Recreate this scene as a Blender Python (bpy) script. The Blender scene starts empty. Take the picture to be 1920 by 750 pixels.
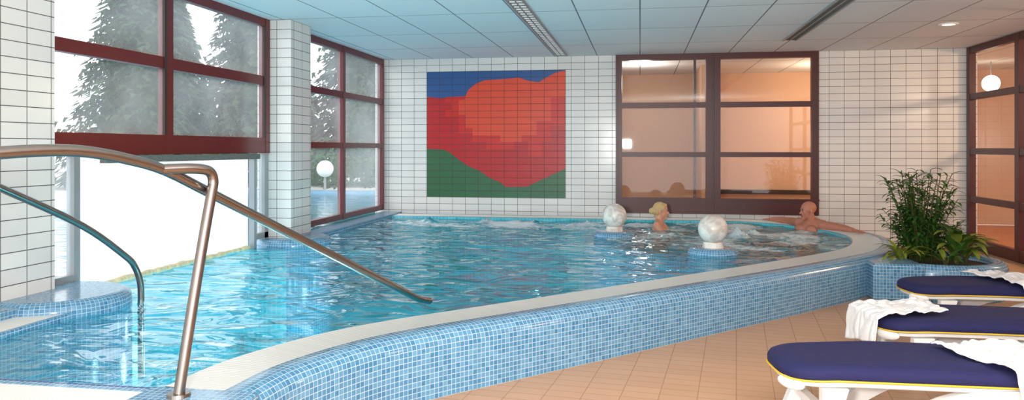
import bpy, bmesh, math, random
from mathutils import Vector, Matrix, noise
random.seed(7)
scene=bpy.context.scene
coll=scene.collection
def C(r,g,b):
    f=lambda v:(v/255/12.92) if v/255<=0.04045 else ((v/255+0.055)/1.055)**2.4
    return (f(r),f(g),f(b),1)
# ---------------------------------------------------------------- materials
def newmat(name):
    m=bpy.data.materials.new(name); m.use_nodes=True
    nt=m.node_tree
    return m,nt,nt.nodes['Principled BSDF'],nt.nodes['Material Output']
def pmat(name,col,rough=0.5,metal=0.0,var=0.06,scale=8,bump=0.0,spec=0.5):
    m,nt,b,o=newmat(name)
    b.inputs['Roughness'].default_value=rough
    b.inputs['Metallic'].default_value=metal
    b.inputs['Specular IOR Level'].default_value=spec
    tc=nt.nodes.new('ShaderNodeTexCoord')
    n=nt.nodes.new('ShaderNodeTexNoise'); n.inputs['Scale'].default_value=scale; n.inputs['Detail'].default_value=4
    nt.links.new(tc.outputs['Object'],n.inputs['Vector'])
    mx=nt.nodes.new('ShaderNodeMix'); mx.data_type='RGBA'
    mx.inputs[6].default_value=tuple(c*(1-var) for c in col[:3])+(1,)
    mx.inputs[7].default_value=tuple(min(1,c*(1+var)) for c in col[:3])+(1,)
    nt.links.new(n.outputs['Fac'],mx.inputs[0]); nt.links.new(mx.outputs[2],b.inputs['Base Color'])
    if bump>0:
        bp=nt.nodes.new('ShaderNodeBump'); bp.inputs['Strength'].default_value=bump; bp.inputs['Distance'].default_value=0.01
        nt.links.new(n.outputs['Fac'],bp.inputs['Height']); nt.links.new(bp.outputs[0],b.inputs['Normal'])
    return m
def brick(name,c1,c2,mortar,w,h,ms,rough=0.2,bump=0.3,rot=0,mrough=0.7,offset=0.0):
    m,nt,b,o=newmat(name)
    uv=nt.nodes.new('ShaderNodeUVMap'); uv.uv_map='UVMap'
    mp=nt.nodes.new('ShaderNodeMapping'); mp.inputs['Rotation'].default_value=(0,0,rot)
    br=nt.nodes.new('ShaderNodeTexBrick'); br.offset=offset; br.squash=1
    br.inputs['Color1'].default_value=c1; br.inputs['Color2'].default_value=c2; br.inputs['Mortar'].default_value=mortar
    br.inputs['Scale'].default_value=1; br.inputs['Mortar Size'].default_value=ms; br.inputs['Mortar Smooth'].default_value=0.1
    br.inputs['Brick Width'].default_value=w; br.inputs['Row Height'].default_value=h
    nt.links.new(uv.outputs[0],mp.inputs[0]); nt.links.new(mp.outputs[0],br.inputs['Vector'])
    nt.links.new(br.outputs['Color'],b.inputs['Base Color'])
    mr=nt.nodes.new('ShaderNodeMapRange'); mr.inputs['To Min'].default_value=rough; mr.inputs['To Max'].default_value=mrough
    nt.links.new(br.outputs['Fac'],mr.inputs['Value']); nt.links.new(mr.outputs[0],b.inputs['Roughness'])
    if bump>0:
        bp=nt.nodes.new('ShaderNodeBump'); bp.invert=True; bp.inputs['Strength'].default_value=bump; bp.inputs['Distance'].default_value=0.003
        nt.links.new(br.outputs['Fac'],bp.inputs['Height']); nt.links.new(bp.outputs[0],b.inputs['Normal'])
    return m
M={}
M['walltile']=brick('white_wall_tile',C(228,226,221),C(219,217,214),C(78,74,72),0.2,0.1,0.0029,0.18)
M['mosaic']=brick('blue_mosaic',C(60,120,160),C(98,152,186),C(172,192,202),0.028,0.028,0.0018,0.15)
M['mosaic_deep']=brick('pool_floor_mosaic',C(62,182,200),C(96,200,214),C(150,220,228),0.05,0.05,0.003,0.3,0)
M['navyline']=brick('navy_mosaic',C(22,36,110),C(32,50,130),C(120,140,180),0.028,0.028,0.0019,0.15)
M['grate']=brick('white_grate',C(244,242,236),C(238,236,229),C(206,202,194),0.018,1.0,0.0018,0.4,0.4)
M['floortile']=brick('terracotta_floor',C(202,158,124),C(195,151,116),C(164,126,96),0.2,0.1,0.0024,0.4,0.2,rot=0.12)
M['outfloor']=brick('terrace_stone',C(190,188,184),C(176,174,170),C(140,138,134),0.4,0.4,0.005,0.8,0.1)
M['ceiltile']=brick('ceiling_panel',C(230,234,235),C(225,229,231),C(112,118,122),0.62,1.25,0.007,0.9,0.5)
M['red']=pmat('dark_red_paint',C(98,8,18),0.3,var=0.08)
M['redwood']=pmat('red_brown_wood',C(72,14,14),0.35,var=0.15,scale=5)
M['steel']=pmat('brushed_steel',C(146,138,132),0.28,1.0,var=0.08,scale=30)
M['grey']=pmat('grey_aluminium',C(150,155,158),0.4,0.3)
M['brush']=pmat('grey_brush_strip',C(110,108,104),0.9,var=0.4,scale=60,bump=0.8)
M['white']=pmat('white_plastic',C(236,236,234),0.35,var=0.02)
M['cream']=pmat('cream_float',C(214,200,160),0.6,var=0.1,scale=20)
M['navy']=pmat('navy_cushion_fabric',C(24,26,76),0.85,var=0.12,scale=40,bump=0.3)
M['yellow']=pmat('yellow_piping',C(226,184,40),0.5)
M['towel']=pmat('white_towel',C(238,236,236),0.95,var=0.03,scale=60,bump=0.5)
M['soil']=pmat('soil',C(62,46,34),0.95,var=0.4,scale=30,bump=0.8)
M['hall']=pmat('hall_plaster',C(206,168,140),0.8,var=0.03)
M['hallfloor']=pmat('hall_floor',C(186,120,80),0.4,var=0.05)
M['dark']=pmat('dark_trim',C(52,34,30),0.5)
M['leaf']=pmat('leaf_green',C(58,98,36),0.45,var=0.35,scale=14)
M['leaf2']=pmat('leaf_variegated',C(128,140,50),0.45,var=0.45,scale=22)
M['stem']=pmat('plant_stem',C(84,88,44),0.6)
M['skin_m']=pmat('tanned_skin',C(190,124,100),0.5,var=0.05,scale=10)
M['skin_w']=pmat('skin_light_tan',C(210,152,124),0.5,var=0.04,scale=10)
M['hair']=pmat('blond_hair',C(204,172,120),0.6,var=0.25,scale=60,bump=0.6)
M['dkhair']=pmat('brown_brow_hair',C(96,70,58),0.7)
M['eye']=pmat('eye_dark',C(30,24,22),0.2)
M['eyewhite']=pmat('eye_white',C(230,225,220),0.3,var=0.01)
M['lip']=pmat('lips',C(160,76,70),0.4)
M['swim']=pmat('dark_swimsuit',C(30,30,46),0.7)
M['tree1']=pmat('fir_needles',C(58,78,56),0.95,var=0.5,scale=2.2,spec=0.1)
M['tree2']=pmat('hazed_far_fir_needles',C(104,118,104),0.95,var=0.25,scale=2,spec=0.1)  # distance haze painted in as a paler needle colour
M['tree3']=pmat('hazed_birch_leaves',C(136,150,108),0.95,var=0.25,scale=3,spec=0.1)  # leaf green paled to carry the outdoor mist in its colour
M['hedge']=pmat('hedge_leaves',C(60,86,48),0.9,var=0.5,scale=6)
M['bark']=pmat('bark',C(90,84,78),0.9)
M['grass']=pmat('lawn',C(110,134,88),0.95,var=0.2,scale=4)
def mural(name,a):
    d=tuple(x*0.93 for x in a[:3])+(1,)
    return brick(name,a,d,C(60,46,46),0.2,0.1,0.0026,0.3,0.2)
M['m_blue']=mural('mural_blue',C(28,82,142)); M['m_green']=mural('mural_green',C(42,98,60))
M['m_red']=mural('mural_red',C(188,8,22)); M['m_scar']=mural('mural_scarlet',C(208,26,20)); M['m_or']=mural('mural_orange',C(226,66,32))
m,nt,b,o=newmat('white_marble'); M['marble']=m
tc=nt.nodes.new('ShaderNodeTexCoord'); w=nt.nodes.new('ShaderNodeTexNoise'); w.inputs['Scale'].default_value=6; w.inputs['Distortion'].default_value=2.2; w.inputs['Detail'].default_value=5
nt.links.new(tc.outputs['Object'],w.inputs['Vector'])
cr=nt.nodes.new('ShaderNodeValToRGB'); cr.color_ramp.elements[0].color=C(204,190,180); cr.color_ramp.elements[0].position=0.38; cr.color_ramp.elements[1].color=C(228,222,214); cr.color_ramp.elements[1].position=0.55
nt.links.new(w.outputs['Fac'],cr.inputs[0]); nt.links.new(cr.outputs[0],b.inputs['Base Color']); b.inputs['Roughness'].default_value=0.25
def schlick(nt,f0,nrm=None,mx=1.0,ex=5):
    lw=nt.nodes.new('ShaderNodeLayerWeight'); lw.inputs['Blend'].default_value=0.5
    if nrm: nt.links.new(nrm,lw.inputs['Normal'])
    p=nt.nodes.new('ShaderNodeMath'); p.operation='POWER'; p.inputs[1].default_value=ex; nt.links.new(lw.outputs['Facing'],p.inputs[0])
    q=nt.nodes.new('ShaderNodeMath'); q.operation='MULTIPLY_ADD'; q.inputs[1].default_value=mx-f0; q.inputs[2].default_value=f0; nt.links.new(p.outputs[0],q.inputs[0])
    return q.outputs[0]
def glassmat(name,tint,f0,fog=None):
    m=bpy.data.materials.new(name); m.use_nodes=True; nt=m.node_tree; nt.nodes.clear()
    o=nt.nodes.new('ShaderNodeOutputMaterial'); t=nt.nodes.new('ShaderNodeBsdfTransparent'); t.inputs[0].default_value=tint
    g=nt.nodes.new('ShaderNodeBsdfGlossy'); g.inputs['Roughness'].default_value=0.02
    mx=nt.nodes.new('ShaderNodeMixShader')
    nt.links.new(schlick(nt,f0),mx.inputs[0]); nt.links.new(g.outputs[0],mx.inputs[2]); nt.links.new(mx.outputs[0],o.inputs[0])
    src=t.outputs[0]
    if fog:
        tl=nt.nodes.new('ShaderNodeBsdfTranslucent'); tl.inputs[0].default_value=(0.96,0.98,1,1)
        tc=nt.nodes.new('ShaderNodeTexCoord'); n=nt.nodes.new('ShaderNodeTexNoise'); n.inputs['Scale'].default_value=0.9; n.inputs['Detail'].default_value=5; nt.links.new(tc.outputs['Object'],n.inputs['Vector'])
        mr=nt.nodes.new('ShaderNodeMapRange'); mr.inputs['From Min'].default_value=0.35; mr.inputs['From Max'].default_value=0.65; mr.inputs['To Min'].default_value=fog[0]; mr.inputs['To Max'].default_value=fog[1]
        nt.links.new(n.outputs['Fac'],mr.inputs['Value'])
        m2=nt.nodes.new('ShaderNodeMixShader'); nt.links.new(mr.outputs[0],m2.inputs[0]); nt.links.new(t.outputs[0],m2.inputs[1]); nt.links.new(tl.outputs[0],m2.inputs[2]); src=m2.outputs[0]
    nt.links.new(src,mx.inputs[1])
    return m
M['glass']=glassmat('window_glass',(0.97,0.98,0.98,1),0.03)
M['fogglass']=glassmat('steamed_glass',(0.98,0.99,0.99,1),0.02,(0.08,0.25))
m=bpy.data.materials.new('pvc_strip'); m.use_nodes=True; nt=m.node_tree; nt.nodes.clear(); M['pvc']=m
o=nt.nodes.new('ShaderNodeOutputMaterial'); t=nt.nodes.new('ShaderNodeBsdfTranslucent'); t.inputs[0].default_value=(0.98,0.985,1,1)
tp=nt.nodes.new('ShaderNodeBsdfTransparent'); tp.inputs[0].default_value=(1,1,1,1)
n=nt.nodes.new('ShaderNodeTexNoise'); n.inputs['Scale'].default_value=3
mr=nt.nodes.new('ShaderNodeMapRange'); mr.inputs['To Min'].default_value=0.0; mr.inputs['To Max'].default_value=0.15
mx=nt.nodes.new('ShaderNodeMixShader'); nt.links.new(n.outputs[0],mr.inputs[0]); nt.links.new(mr.outputs[0],mx.inputs[0])
nt.links.new(t.outputs[0],mx.inputs[1]); nt.links.new(tp.outputs[0],mx.inputs[2]); nt.links.new(mx.outputs[0],o.inputs[0])
def emat(name,col,s):
    m=bpy.data.materials.new(name); m.use_nodes=True; nt=m.node_tree; nt.nodes.clear()
    o=nt.nodes.new('ShaderNodeOutputMaterial'); e=nt.nodes.new('ShaderNodeEmission'); e.inputs[0].default_value=col; e.inputs[1].default_value=s
    nt.links.new(e.outputs[0],o.inputs[0]); return m
M['lamp']=emat('globe_light',(1,0.85,0.65,1),6)
def watermat(name,tint,nscale=2.6,dist=0.14,foamattr=True):
    m=bpy.data.materials.new(name); m.use_nodes=True; nt=m.node_tree; nt.nodes.clear(); L=nt.links
    o=nt.nodes.new('ShaderNodeOutputMaterial')
    tc=nt.nodes.new('ShaderNodeTexCoord')
    n=nt.nodes.new('ShaderNodeTexNoise'); n.inputs['Scale'].default_value=nscale; n.inputs['Detail'].default_value=1.8; n.inputs['Distortion'].default_value=0.8
    mp=nt.nodes.new('ShaderNodeMapping'); mp.inputs['Scale'].default_value=(0.8,1.4,1); mp.inputs['Rotation'].default_value=(0,0,0.2)
    L.new(tc.outputs['Object'],mp.inputs[0]); L.new(mp.outputs[0],n.inputs['Vector'])
    bp=nt.nodes.new('ShaderNodeBump'); bp.inputs['Strength'].default_value=0.7; bp.inputs['Distance'].default_value=dist
    L.new(n.outputs['Fac'],bp.inputs['Height'])
    t=nt.nodes.new('ShaderNodeBsdfTransparent'); t.inputs[0].default_value=tint
    d=nt.nodes.new('ShaderNodeBsdfDiffuse'); d.inputs[0].default_value=C(50,174,196)
    tl=nt.nodes.new('ShaderNodeBsdfTranslucent'); tl.inputs[0].default_value=C(50,192,210)
    dt=nt.nodes.new('ShaderNodeMixShader'); dt.inputs[0].default_value=0.35; L.new(d.outputs[0],dt.inputs[1]); L.new(tl.outputs[0],dt.inputs[2])
    md=nt.nodes.new('ShaderNodeMixShader'); md.inputs[0].default_value=0.28; L.new(t.outputs[0],md.inputs[1]); L.new(dt.outputs[0],md.inputs[2])
    g=nt.nodes.new('ShaderNodeBsdfGlossy'); g.inputs['Roughness'].default_value=0.03; L.new(bp.outputs[0],g.inputs['Normal'])
    mx=nt.nodes.new('ShaderNodeMixShader'); L.new(schlick(nt,0.035,bp.outputs[0],0.9,4.2),mx.inputs[0]); L.new(md.outputs[0],mx.inputs[1]); L.new(g.outputs[0],mx.inputs[2])
    if foamattr:
        at=nt.nodes.new('ShaderNodeAttribute'); at.attribute_name='foam'
        n2=nt.nodes.new('ShaderNodeTexNoise'); n2.inputs['Scale'].default_value=9; n2.inputs['Detail'].default_value=7; n2.inputs['Roughness'].default_value=0.72
        L.new(tc.outputs['Object'],n2.inputs['Vector'])
        ad=nt.nodes.new('ShaderNodeMath'); ad.operation='ADD'; L.new(at.outputs['Fac'],ad.inputs[0]); L.new(n2.outputs['Fac'],ad.inputs[1])
        mr=nt.nodes.new('ShaderNodeMapRange'); mr.inputs['From Min'].default_value=0.90; mr.inputs['From Max'].default_value=1.18; mr.inputs['To Max'].default_value=0.9; L.new(ad.outputs[0],mr.inputs[0])
        fd=nt.nodes.new('ShaderNodeBsdfDiffuse'); fd.inputs[0].default_value=C(226,238,243)
        m2=nt.nodes.new('ShaderNodeMixShader'); L.new(mr.outputs[0],m2.inputs[0]); L.new(mx.outputs[0],m2.inputs[1]); L.new(fd.outputs[0],m2.inputs[2]); L.new(m2.outputs[0],o.inputs[0])
    else: L.new(mx.outputs[0],o.inputs[0])
    return m
M['water']=watermat('pool_water',(0.56,0.92,0.96,1))
M['outwater']=watermat('outdoor_water',(0.5,0.85,0.95,1),3,0.03,False)
# ---------------------------------------------------------------- mesh helpers
def boxuv(me):
    uv=me.uv_layers.get('UVMap') or me.uv_layers.new(name='UVMap')
    for p in me.polygons:
        n=p.normal; a=[abs(n.x),abs(n.y),abs(n.z)]; k=a.index(max(a))
        for li in p.loop_indices:
            v=me.vertices[me.loops[li].vertex_index].co
            uv.data[li].uv=(v.y,v.z) if k==0 else ((v.x,v.z) if k==1 else (v.x,v.y))
def finish(name,bm,mats,parent=None,smooth=False,uv=True,loc=None):
    me=bpy.data.meshes.new(name); bm.to_mesh(me); bm.free()
    if not isinstance(mats,(list,tuple)): mats=[mats]
    for m in mats: me.materials.append(m)
    if uv: boxuv(me)
    if smooth:
        for p in me.polygons: p.use_smooth=True
    ob=bpy.data.objects.new(name,me); coll.objects.link(ob)
    if parent: ob.parent=parent
    if loc: ob.location=loc
    return ob
def addbox(bm,x0,x1,y0,y1,z0,z1,mi=0):
    r=bmesh.ops.create_cube(bm,size=1,matrix=Matrix.Translation(((x0+x1)/2,(y0+y1)/2,(z0+z1)/2))@Matrix.Diagonal((abs(x1-x0),abs(y1-y0),abs(z1-z0),1)))
    fs=set()
    for v in r['verts']:
        for f in v.link_faces: fs.add(f)
    for f in fs: f.material_index=mi
    return r
def boxes(name,lst,mats,parent=None,bevel=0):
    bm=bmesh.new()
    for b in lst: addbox(bm,*b)
    if bevel: bmesh.ops.bevel(bm,geom=bm.edges[:],offset=bevel,segments=1,affect='EDGES')
    return finish(name,bm,mats,parent)
def empty(name,loc=(0,0,0),rot=0):
    e=bpy.data.objects.new(name,None); e.location=loc; e.rotation_euler=(0,0,rot); e.empty_display_size=0.2; coll.objects.link(e); return e
def catmull(P,n=8):
    out=[]
    P=[Vector(p) for p in P]
    Q=[P[0]*2-P[1]]+P+[P[-1]*2-P[-2]]
    for i in range(1,len(Q)-2):
        a,b,c,d=Q[i-1],Q[i],Q[i+1],Q[i+2]
        for k in range(n):
            t=k/n
            out.append(0.5*((2*b)+(c-a)*t+(2*a-5*b+4*c-d)*t*t+(3*b-a-3*c+d)*t**3))
    out.append(P[-1]); return out
def normals2(path,closed):
    n=len(path); N=[]
    for i in range(n):
        a=path[(i-1)%n] if (closed or i>0) else path[i]; b=path[(i+1)%n] if (closed or i<n-1) else path[i]
        t=Vector((b[0]-a[0],b[1]-a[1])).normalized(); N.append(Vector((-t.y,t.x)))
    return N
def sweep(name,path,prof,segm,mats,closed=False,parent=None,smooth=True):
    N=normals2(path,closed); n=len(path); bm=bmesh.new(); uvl=bm.loops.layers.uv.new('UVMap')
    rows=[];L=[0]
    for i in range(n):
        if i: L.append(L[-1]+(Vector(path[i][:2])-Vector(path[i-1][:2])).length)
        rows.append([bm.verts.new((path[i][0]+N[i].x*p[0],path[i][1]+N[i].y*p[0],p[1])) for p in prof])
    tot=L[-1]+(Vector(path[0][:2])-Vector(path[-1][:2])).length
    S=[0]
    for j in range(1,len(prof)): S.append(S[-1]+math.hypot(prof[j][0]-prof[j-1][0],prof[j][1]-prof[j-1][1]))
    for i in range(n if closed else n-1):
        k=(i+1)%n; lk=L[k] if k else tot
        for j in range(len(prof)-1):
            f=bm.faces.new((rows[i][j],rows[k][j],rows[k][j+1],rows[i][j+1])); f.material_index=segm[j]; f.smooth=smooth
            for lp,u in zip(f.loops,((L[i],S[j]),(lk,S[j]),(lk,S[j+1]),(L[i],S[j+1]))): lp[uvl].uv=u
    bmesh.ops.recalc_face_normals(bm,faces=bm.faces[:])
    return finish(name,bm,mats,parent,uv=False)
def tube(name,pts,r,mat,parent=None,res=8,n=6,smooth=True):
    cu=bpy.data.curves.new(name,'CURVE'); cu.dimensions='3D'; cu.bevel_depth=r; cu.bevel_resolution=res; cu.use_fill_caps=True
    pp=catmull(pts,n) if smooth else [Vector(p) for p in pts]
    s=cu.splines.new('POLY'); s.points.add(len(pp)-1)
    for i,p in enumerate(pp): s.points[i].co=(p.x,p.y,p.z,1)
    s.use_smooth=True
    cu.materials.append(mat)
    ob=bpy.data.objects.new(name,cu); coll.objects.link(ob)
    if parent: ob.parent=parent
    return ob
# ---------------------------------------------------------------- room shell
H=1.34; CEIL=2.70; XL=-3.80; XR=4.35; YB=11.18; RIM=0.354; WZ=0.318
outer=[(-1.52,2.84),(-1.48,3.2),(-1.31,3.62),(-1.07,3.95),(-0.78,4.26),(0,5.08),(0.8,5.93),(1.4,6.58),(1.95,7.2),(2.33,7.7),(2.6,8.3),(2.74,9.0),(2.66,9.7),(2.38,10.33),(1.97,10.82),(1.5,11.08),(1.0,11.16),(0.2,11.165),(-1.5,11.17),(-3.8,11.17)]
opath=[p for p in catmull([(a,b,0) for a,b in outer],7)]
bm=bmesh.new()
iend=[i for i,p in enumerate(opath) if p.x>1.45][-1]
pts=[(p.x,p.y) for p in opath[:iend+1]]
poly=[(-3.95,-1.2),(4.5,-1.2),(4.5,11.2)]+[(1.4,11.2)]+pts[::-1]+[(-1.52,2.2),(-3.95,2.2)]
vs=[bm.verts.new((x,y,0)) for x,y in poly]; f=bm.faces.new(vs); f.normal_update(); bmesh.ops.triangulate(bm,faces=[f]); bmesh.ops.recalc_face_normals(bm,faces=bm.faces[:])
for f in bm.faces:
    if f.normal.z<0: f.normal_flip()
finish('floor',bm,M['floortile'])
boxes('ceiling',[(-4.05,4.5,-1.2,11.3,CEIL,CEIL+0.12)],M['ceiltile'])
boxes('wall_left',[(-4.02,XL,-1.2,4.43,0,CEIL)],M['walltile'])
boxes('wall_pillar',[(-4.02,-3.64,7.53,8.02,0,CEIL)],M['walltile'])
boxes('wall_back',[(-4.02,-0.35,YB,YB+0.15,0,CEIL),(2.46,4.5,YB,YB+0.15,0,CEIL),(-0.35,2.46,YB,YB+0.15,0,0.40)],M['walltile'])
# ---------------------------------------------------------------- left windows
def xframe(name,x,ys,zs,w=0.09,dep=0.08,mat=None,gm='fogglass'):
    e=empty(name); bm=bmesh.new()
    z0=min(a for a,b in zs); z1=max(b for a,b in zs)
    for y in ys: addbox(bm,x-dep/2,x+dep/2,y-w/2,y+w/2,z0,z1)
    for i in range(len(ys)-1):
        for a,b in zs: addbox(bm,x-dep/2+0.004,x+dep/2-0.004,ys[i]+w/2,ys[i+1]-w/2,a,b)
    finish('frame',bm,mat,e)
    bm=bmesh.new()
    for i in range(len(ys)-1):
        a,b=ys[i]+w/2,ys[i+1]-w/2
        bm.faces.new([bm.verts.new(p) for p in ((x,a,z0+0.02),(x,b,z0+0.02),(x,b,z1-0.02),(x,a,z1-0.02))])
    finish('glass',bm,M[gm],e)
    return e
w1=xframe('window_1',-3.91,[4.45,5.78,7.47],[(1.29,1.45),(2.0,2.095),(2.62,2.70)],mat=M['red'])
w2=xframe('window_2',-3.91,[8.06,9.57,11.12],[(0.40,0.47),(1.345,1.415),(2.01,2.09),(2.62,2.70)],w=0.085,mat=M['red'])
boxes('seal',[(-3.885,-3.865,7.385,7.425,1.45,2.62),(-3.885,-3.865,5.70,5.735,1.45,2.62)],M['dark'],w1)
e=empty('swim_out_opening')
boxes('side_frame',[(-3.94,-3.88,4.70,4.76,0.3,1.29),(-3.94,-3.88,7.20,7.25,0.3,1.29),(-3.94,-3.88,7.42,7.50,0.3,1.29),(-3.94,-3.88,4.43,4.70,0.40,0.46),(-3.94,-3.88,7.25,7.5,0.40,0.46)],M['grey'],e)
boxes('brush_strip',[(-3.90,-3.84,4.98,7.25,1.23,1.285)],M['brush'],e)
boxes('side_glass',[(-3.914,-3.906,4.43,4.7,0.46,1.29),(-3.914,-3.906,7.25,7.42,0.46,1.29)],M['fogglass'],e)
e=empty('strip_curtain')
bm=bmesh.new(); prev=None
for s in range(121):
    yy=4.765+2.43*s/120; xx=-3.955+0.010*math.sin(s*0.9)
    a=bm.verts.new((xx,yy,0.325)); b_=bm.verts.new((xx,yy,1.28))
    if prev: bm.faces.new((prev[0],a,b_,prev[1]))
    prev=(a,b_)
finish('sheet',bm,M['pvc'],e,smooth=True)
bm=bmesh.new(); yy=4.80
while yy<7.17:
    rr=random.uniform(0.022,0.036); bmesh.ops.create_icosphere(bm,subdivisions=2,radius=rr,matrix=Matrix.Translation((-3.925+random.uniform(-.008,.008),yy,0.335))@Matrix.Diagonal((1,1.5,0.8,1))); yy+=0.05
finish('float_edge',bm,M['cream'],e,smooth=True)
# ---------------------------------------------------------------- right glazed wall
rw=xframe('window_3',4.40,[-1.1,0.8,2.7,4.6,6.5,8.4,9.78,11.12],[(0.0,0.14),(0.62,0.70),(1.26,1.34),(1.99,2.07),(2.61,2.70)],w=0.1,mat=M['redwood'],gm='glass')
e=empty('window_4'); bm=bmesh.new(); y0,y1=YB-0.03,YB+0.09
for a,b_ in ((-0.35,-0.26),(0.93,1.13),(2.37,2.46)): addbox(bm,a,b_,y0,y1,0.40,2.70)
for a,b_ in ((-0.26,0.93),(1.13,2.37)):
    for z0,z1 in ((0.40,0.62),(1.215,1.285),(1.925,2.0),(2.615,2.70)): addbox(bm,a,b_,y0+0.006,y1-0.006,z0,z1)
for xx in (0.76,): addbox(bm,xx,xx+0.035,YB+0.04,YB+0.08,0.62,2.615)
addbox(bm,1.022,1.038,y0-0.012,y0,0.42,2.68)
for xx in (-0.35,1.045): addbox(bm,xx+0.0,xx+0.03,y0-0.02,y0,0.42,2.68)
addbox(bm,-0.35,2.46,y0-0.03,y0,0.60,0.63)
finish('frame',bm,M['redwood'],e)
boxes('glass',[(-0.26,0.93,YB+0.028,YB+0.034,0.62,2.615),(1.13,2.37,YB+0.028,YB+0.034,0.62,2.615)],M['glass'],e)
# ---------------------------------------------------------------- halls behind the glazing
boxes('wall_hall',[(-1.6,8.0,14.5,14.6,0,2.75),(7.9,8.0,-1.2,14.5,0,2.75),(-1.7,-1.6,11.33,14.6,0,2.75)],M['hall'])
boxes('floor_hall',[(4.5,8.0,-1.2,14.5,-0.1,-0.002),(-1.6,4.5,11.33,14.5,-0.1,-0.002)],M['hallfloor'])
boxes('ceiling_hall',[(4.5,8.0,-1.2,14.5,2.72,2.8),(-1.6,4.5,11.33,14.5,2.72,2.8)],M['ceiltile'])
boxes('trim_1',[(1.3,4.6,14.44,14.5,0.50,0.58)],M['dark'])
boxes('wall_partition',[(1.0,1.1,12.9,14.5,0,2.72)],M['hall'])
def globe(name,loc,r,mat,rod):
    e=empty(name)
    bm=bmesh.new(); bmesh.ops.create_uvsphere(bm,u_segments=24,v_segments=16,radius=r,matrix=Matrix.Translation(loc)); finish('globe',bm,mat,e,smooth=True)
    if rod=='up': tube('rod',[(loc[0],loc[1],loc[2]+r*0.95),(loc[0],loc[1],2.72)],0.01,M['grey'],e,smooth=False)
    else: tube('pole',[(loc[0],loc[1],0.25),(loc[0],loc[1],loc[2]-r*0.95)],0.03,M['grey'],e,smooth=False)
    return e
globe('globe_pendant_lamp',(5.5,13.17,2.37),0.13,M['lamp'],'up')
# ---------------------------------------------------------------- ceiling fixtures
for nm,x,ya,yb in (('ceiling_vent',-1.13,3.0,11.1),('ceiling_vent',1.85,3.0,9.98)):
    e=empty(nm)
    boxes('frame',[(x-0.085,x-0.065,ya,yb,CEIL-0.015,CEIL),(x+0.065,x+0.085,ya,yb,CEIL-0.015,CEIL),(x-0.006,x+0.006,ya,yb,CEIL-0.012,CEIL)],M['grey'],e)
    boxes('slot',[(x-0.065,x+0.065,ya,yb,CEIL-0.004,CEIL-0.001)],M['brush'],e)
    if x<0:
        boxes('louvre',[(x-0.06,x+0.06,ya+0.13*i,ya+0.13*i+0.05,CEIL-0.012,CEIL-0.004) for i in range(int((yb-ya)/0.13))],M['white'],e)
e=empty('recessed_downlight'); 
path=[(3.33+0.1*math.cos(a*math.pi/16),8.99+0.1*math.sin(a*math.pi/16),0) for a in range(32)]
sweep('ring',path,[(0,CEIL),(0.0,CEIL-0.012),(0.03,CEIL-0.012),(0.035,CEIL-0.002)],[0]*3,[M['white']],True,e)
bm=bmesh.new(); bmesh.ops.create_circle(bm,cap_ends=True,segments=24,radius=0.066,matrix=Matrix.Translation((3.33,8.99,CEIL-0.004))); finish('lens',bm,M['lamp'],e)
# ---------------------------------------------------------------- pool
pool=empty('swimming_pool')
prof=[(0,0),(0,0.27),(0.008,0.305),(0.03,0.335),(0.065,0.352),(0.15,RIM),(0.155,0.349),(0.43,0.349),(0.445,0.342),(0.445,-0.75)]
sweep('rim',opath,prof,[0,0,0,0,0,1,1,0,2],[M['mosaic'],M['grate'],M['mosaic_deep']],parent=pool)
boxes('corner_block',[(-1.99,-1.52,2.2,2.86,0,RIM)],M['mosaic'],pool,0.006)
boxes('near_rim',[(-3.8,-1.99,2.2,2.48,0,RIM),(-3.8,-1.99,2.80,2.84,0.2,0.350)],M['mosaic'],pool)
boxes('near_grate',[(-3.8,-1.99,2.48,2.80,0.2,0.348)],M['grate'],pool)
boxes('near_wall',[(-3.8,-1.6,2.80,2.84,-0.75,0.2)],M['mosaic_deep'],pool)
boxes('left_ledge',[(-3.82,-3.62,2.2,4.6,0,0.40),(-3.40,-3.37,2.84,4.6,-0.75,0.35)],M['mosaic'],pool)
bm=bmesh.new(); addbox(bm,-3.62,-3.40,2.2,4.4,0.0,0.348)
o=finish('left_grate',bm,M['grate'],pool)
for l in o.data.uv_layers['UVMap'].data: l.uv=(l.uv[1],l.uv[0])
boxes('window_ledge',[(-3.90,-3.60,7.9,11.17,-0.75,0.372)],M['mosaic'],pool)
boxes('pool_bottom',[(-4.0,2.8,2.0,11.2,-0.85,-0.75)],M['mosaic_deep'],pool)
boxes('exit_wall',[(-4.0,-3.42,4.4,4.74,-0.75,0.30),(-4.0,-3.6,7.22,7.9,-0.75,0.30)],M['mosaic_deep'],pool)
def roundledge2(name,cx,cy,r,z,parent=pool,mat=None,z0=-0.75):
    n=48; bm=bmesh.new(); prof=[(0,z0),(0,z-0.07),(0.006,z-0.035),(0.025,z-0.01),(0.055,z)]
    uvl=bm.loops.layers.uv.new('UVMap'); rows=[]
    for i in range(n):
        a=2*math.pi*i/n; rows.append([bm.verts.new((cx+(r-p[0])*math.cos(a),cy+(r-p[0])*math.sin(a),p[1])) for p in prof])
    for i in range(n):
        k=(i+1)%n
        for j in range(len(prof)-1):
            f=bm.faces.new((rows[i][j],rows[k][j],rows[k][j+1],rows[i][j+1])); f.smooth=True
            s0,s1=2*math.pi*r*i/n,2*math.pi*r*(i+1)/n
            h0=prof[j][1]+prof[j][0]; h1=prof[j+1][1]+prof[j+1][0]
            for lp,u in zip(f.loops,((s0,h0),(s1,h0),(s1,h1),(s0,h1))): lp[uvl].uv=u
    f=bm.faces.new([rw_[-1] for rw_ in rows])
    for lp in f.loops: lp[uvl].uv=(lp.vert.co.x,lp.vert.co.y)
    bmesh.ops.recalc_face_normals(bm,faces=bm.faces[:])
    return finish(name,bm,mat or M['mosaic'],parent,uv=False)
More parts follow.
